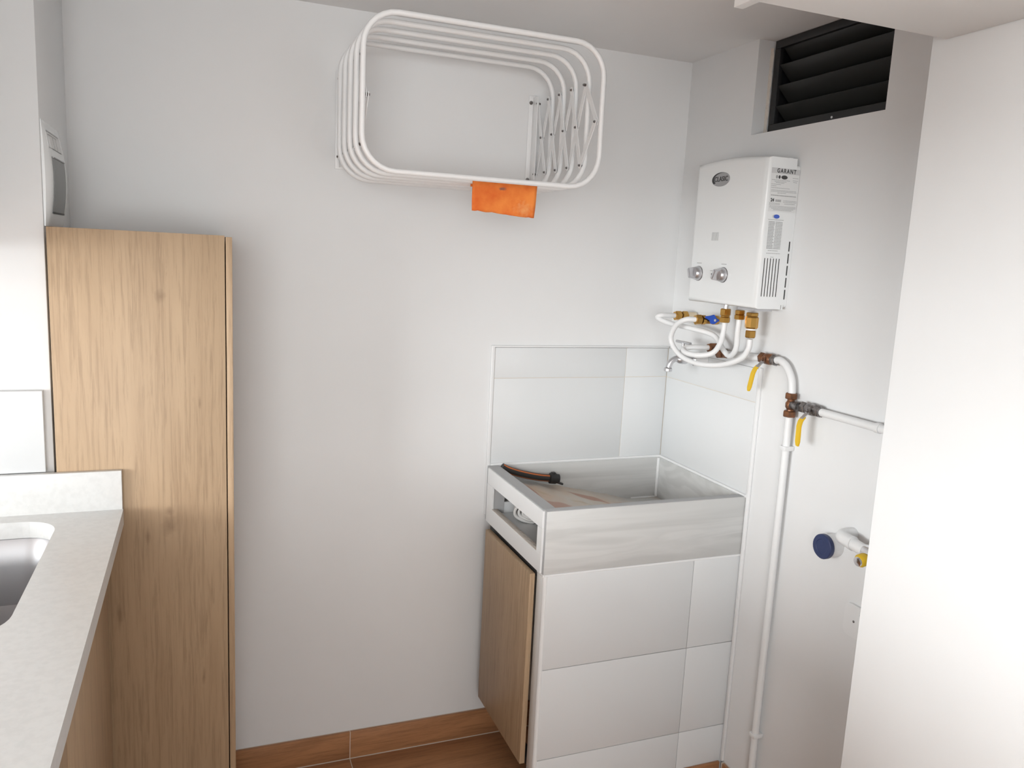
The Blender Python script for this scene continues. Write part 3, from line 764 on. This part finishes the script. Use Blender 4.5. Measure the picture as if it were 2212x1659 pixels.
lathe('valve_body', [(.013, .028), (.0135, .034), (.0135, .044), (.0115, .046), (.0115, .070), (.0135, .072), (.0135, .082)], V(.0, 1.890, 1.347), OUT, M_brass, bv, 12)
nut('brass_nut', V(.084, 1.890, 1.347), OUT, .0150, .018, M_brass, bv)
hd = prism('handle', [V(.036, 1.8745, 1.345), V(.044, 1.8745, 1.343), V(.05, 1.8745, 1.337), V(.062, 1.8745, 1.3375), V(.066, 1.8745, 1.347), V(.082, 1.8745, 1.3535), V(.082, 1.8745, 1.3585), V(.064, 1.8745, 1.3595), V(.054, 1.8745, 1.3635), V(.046, 1.8745, 1.3525), V(.036, 1.8745, 1.3495)], (0, -.005, 0), M_blue, bv, .0008)
lathe('handle_screw', [(.0038, 0), (.0038, .002), (0, .003)], V(.052, 1.8695, 1.348), (0, -1, 0), M_chrome, hd, 10)
lathe('stem', [(.006, 0), (.006, .006)], V(.054, 1.880, 1.348), (0, -1, 0), M_brass, bv)

tp = thing('wall_tap', V(0, 1.960, 1.223), 'chrome tap with T-shaped handle, half hidden behind the hoses', 'faucet')
lathe('wall_stub', [(.0165, 0), (.0165, .042)], V(.0085, 1.960, 1.223), OUT, M_white, tp)
lathe('flange', [(.016, 0), (.018, .003), (.011, .008)], V(.050, 1.960, 1.223), OUT, M_chrome, tp)
lathe('body', [(.0105, .055), (.0105, .070), (.014, .076), (.0145, .088), (.012, .100), (.008, .106)], V(0, 1.960, 1.225), OUT, M_satin, tp)
lathe('bonnet', [(.0115, 0), (.0125, .012), (.0095, .018), (.006, .020)], V(.088, 1.960, 1.234), (0, 0, 1), M_satin, tp, 8)
lathe('stem', [(.0042, 0), (.0042, .022)], V(.088, 1.960, 1.253), (0, 0, 1), M_chrome, tp)
tube('t_handle', [V(.088, 1.924, 1.2745), V(.088, 1.996, 1.2745)], .0042, M_satin, tp)
bm = bmesh.new(); bm_tube(bm, catmull([V(.098, 1.960, 1.228), V(.110, 1.961, 1.2265), V(.124, 1.963, 1.217), V(.1305, 1.964, 1.200)], 6), .0085, 12); mesh('spout', bm, M_satin, tp)
lathe('spout_tip', [(.0095, 0), (.0118, .003), (.0118, .010), (.009, .0115)], V(.1308, 1.964, 1.2005), DN, M_satin, tp)

# ------------------------------------------------------------------ gas line
gp = thing('gas_pipe', V(.02, 1.571, 0), 'white gas pipe running down and along the right wall', 'pipe')
GR = .0095; gx = .0185
nut('bronze_fitting', V(.004, 1.868, 1.2545), OUT, .0145, .030, M_brown, gp)
nut('bronze_fitting', V(gx, 1.868, 1.2545), (0, -1, .06), .013, .022, M_brown, gp)
tube('pipe', [V(gx, 1.850, 1.2555), V(gx, 1.700, 1.2645)], GR, M_hosew, gp, 12)
tube('pipe', catmull([V(gx, 1.637, 1.2675), V(gx, 1.622, 1.2685), V(gx, 1.598, 1.2575), V(gx, 1.576, 1.230), V(gx, 1.569, 1.200), V(gx, 1.569, 1.188)], 8), GR, M_hosew, gp, 12)
nut('bronze_nut', V(gx, 1.569, 1.194), DN, .0160, .015, M_brown, gp)
lathe('tee', [(.0095, 0), (.0088, .006), (.0125, .012), (.0125, .022), (.0088, .028), (.0095, .034)], V(gx, 1.569, 1.180), DN, M_brown, gp)
lathe('tee', [(.0120, 0), (.0095, .018), (.0115, .019), (.0115, .030)], V(gx, 1.569, 1.164), (0, -1, 0), M_iron, gp)
nut('bronze_nut', V(gx, 1.569, 1.149), DN, .0165, .016, M_brown, gp)
tube('pipe', [V(gx, 1.569, 1.135), V(gx, 1.569, .003)], GR, M_hosew, gp, 12)
for z in (1.052, .258):
    box('pipe_clip', (XR-gx-GR-.0022, 1.569-GR-.0015, z-.006), (XR-.0005, 1.569+GR+.0015, z+.006), M_white, gp, .002)
nut('steel_nut', V(gx, 1.4695, 1.1665), (0, -1, 0), .0140, .008, M_iron, gp)
tube('pipe', [V(gx, 1.461, 1.1665), V(gx, 1.255, 1.1665)], GR, M_hosew, gp, 12)
lathe('pipe_collar', [(.0115, 0), (.0115, .012)], V(gx, 1.293, 1.1665), (0, -1, 0), M_white, gp)
def gas_valve(y, z, label, m1, m2, tilt, off=0):
    g_ = thing('gas_valve', V(gx, y, z), label, 'valve', 'yellow-handled gas valves on the right wall')
    nut('end_nut', V(gx, y+.030, z), (0, -1, 0), .0150, .014, m1, g_)
    lathe('valve_body', [(.0105, -.016), (.0145, -.010), (.0150, .0), (.0145, .010), (.0105, .016)], V(gx, y, z), (0, -1, 0), m1, g_, 14)
    nut('end_nut', V(gx, y-.016, z), (0, -1, 0), .0150, .014, m2, g_)
    y += off
    lathe('stem', [(.0070, 0), (.0070, .003), (.0085, .003), (.0085, .007), (.004, .008), (.004, .011)], V(gx+.012, y, z), OUT, m1, g_, 12)
    x = gx+.016
    neck = [V(x, y-.0055, z+.006), V(x+.002, y-.0055, z-.008), V(x+.018, y-.0055, z-.022), V(x+.0195, y-.0055, z-.0195), V(x+.0035, y-.0055, z-.006), V(x+.002, y-.0055, z+.006)]
    prism('handle_neck', neck, (0, .011, 0), M_satin, g_, .0005)
    zt, zb = z-.0175, z-.087
    out = []
    for j in range(9): a = PI+PI*j/8; out.append((.0068*math.cos(a), zb+.0068+.0068*math.sin(a)))
    bm = bmesh.new()
    pr = [(x+.0125, zt+.002), (x+.021, zt-.008), (x+.0245, zt-.020), (x+.025, zb+.01), (x+.025, zb)]
    L_, R_ = [], []
    for dx, zz in pr:
        w = .0080 if zz > zb+.002 else .0045
        for side, lst in ((-1, L_), (1, R_)):
            lst.append((bm.verts.new(V(dx-.0022, y+side*w, zz)), bm.verts.new(V(dx+.0022, y+side*w, zz))))
    for i in range(len(pr)-1):
        a, b, c, d = L_[i], L_[i+1], R_[i], R_[i+1]
        for f in ((a[0], b[0], d[0], c[0]), (a[1], c[1], d[1], b[1]), (a[0], a[1], b[1], b[0]), (c[0], d[0], d[1], c[1])): bm.faces.new(f)
    bm.faces.new((L_[0][0], R_[0][0], R_[0][1], L_[0][1])); bm.faces.new((L_[-1][0], L_[-1][1], R_[-1][1], R_[-1][0]))
    bmesh.ops.bevel(bm, geom=list(bm.edges), offset=.0012, segments=2, affect='EDGES')
    for v in bm.verts: v.co.y += tilt*(z-.008-v.co.z)/.08
    mesh('handle_sleeve', bm, M_yel, g_)
    return g_
gas_valve(1.668, 1.266, 'gas valve with yellow handle directly below the water heater', M_brown, M_iron, .017, 0)
gas_valve(1.496, 1.1665, 'gas valve with yellow handle on the side branch, right of the tee', M_iron, M_iron, -.003, -.009)

# ------------------------------------------------------------------ washing machine connections in the niche
dc = thing('drain_outlet', V(0, 1.387, .860), 'white wall drain stub closed with a dark blue cap', 'pipe')
lathe('stub', [(.027, 0), (.027, .036)], V(.0003, 1.387, .860), OUT, M_white, dc, 24)
lathe('cap', [(.0285, .030), (.0295, .032), (.0295, .041), (.0275, .0435), (.018, .0435), (.017, .0425), (0, .0425)], V(0, 1.387, .860), OUT, M_navy, dc, 28)
wt = thing('washer_tap', V(0, 1.338, .905), 'white plastic elbow with washing machine tap, yellow handle half hidden', 'faucet')
bm = bmesh.new(); bm_tube(bm, catmull([V(.0003, 1.338, .905), V(.026, 1.338, .905), V(.038, 1.332, .904), V(.040, 1.318, .902), V(.040, 1.300, .900)], 6), .0155, 14); mesh('elbow', bm, M_white, wt)
tube('nipple', [V(.040, 1.3005, .900), V(.040, 1.262, .896)], .0138, M_white, wt, 14)
lathe('collar', [(.0165, 0), (.0165, .006)], V(.040, 1.302, .900), (0, -1, 0), M_white, wt)
lathe('tap_body', [(.015, 0), (.016, .005), (.016, .03), (.012, .034)], V(.040, 1.262, .896), (0, -1, 0), M_chrome, wt)
lathe('yellow_handle', [(.012, .012), (.0145, .016), (.0145, .028), (.012, .032)], V(.040, 1.247, .887), (-1, 0, -.2), M_yel, wt)
lathe('handle_cap', [(.0115, .030), (.010, .036), (0, .039)], V(.040, 1.247, .887), (-1, 0, -.2), M_chrome, wt)
ol = thing('wall_socket', V(0, 1.272, .708), 'white rounded wall socket plate low in the niche, cut off by the near wall', 'outlet')
bm = bmesh.new(); bm_box(bm, (XR-.007, 1.214, .670), (XR-.0005, 1.330, .747), .016, 4, lambda d, m: abs(d.x) > .9)
mesh('plate', bm, M_white, ol)
lathe('screw', [(.003, 0), (.003, .0008)], V(.0068, 1.3, .708), OUT, M_iron, ol, 10)
box('socket_insert', (XR-.0085, 1.232, .688), (XR-.006, 1.288, .730), M_enamel, ol)
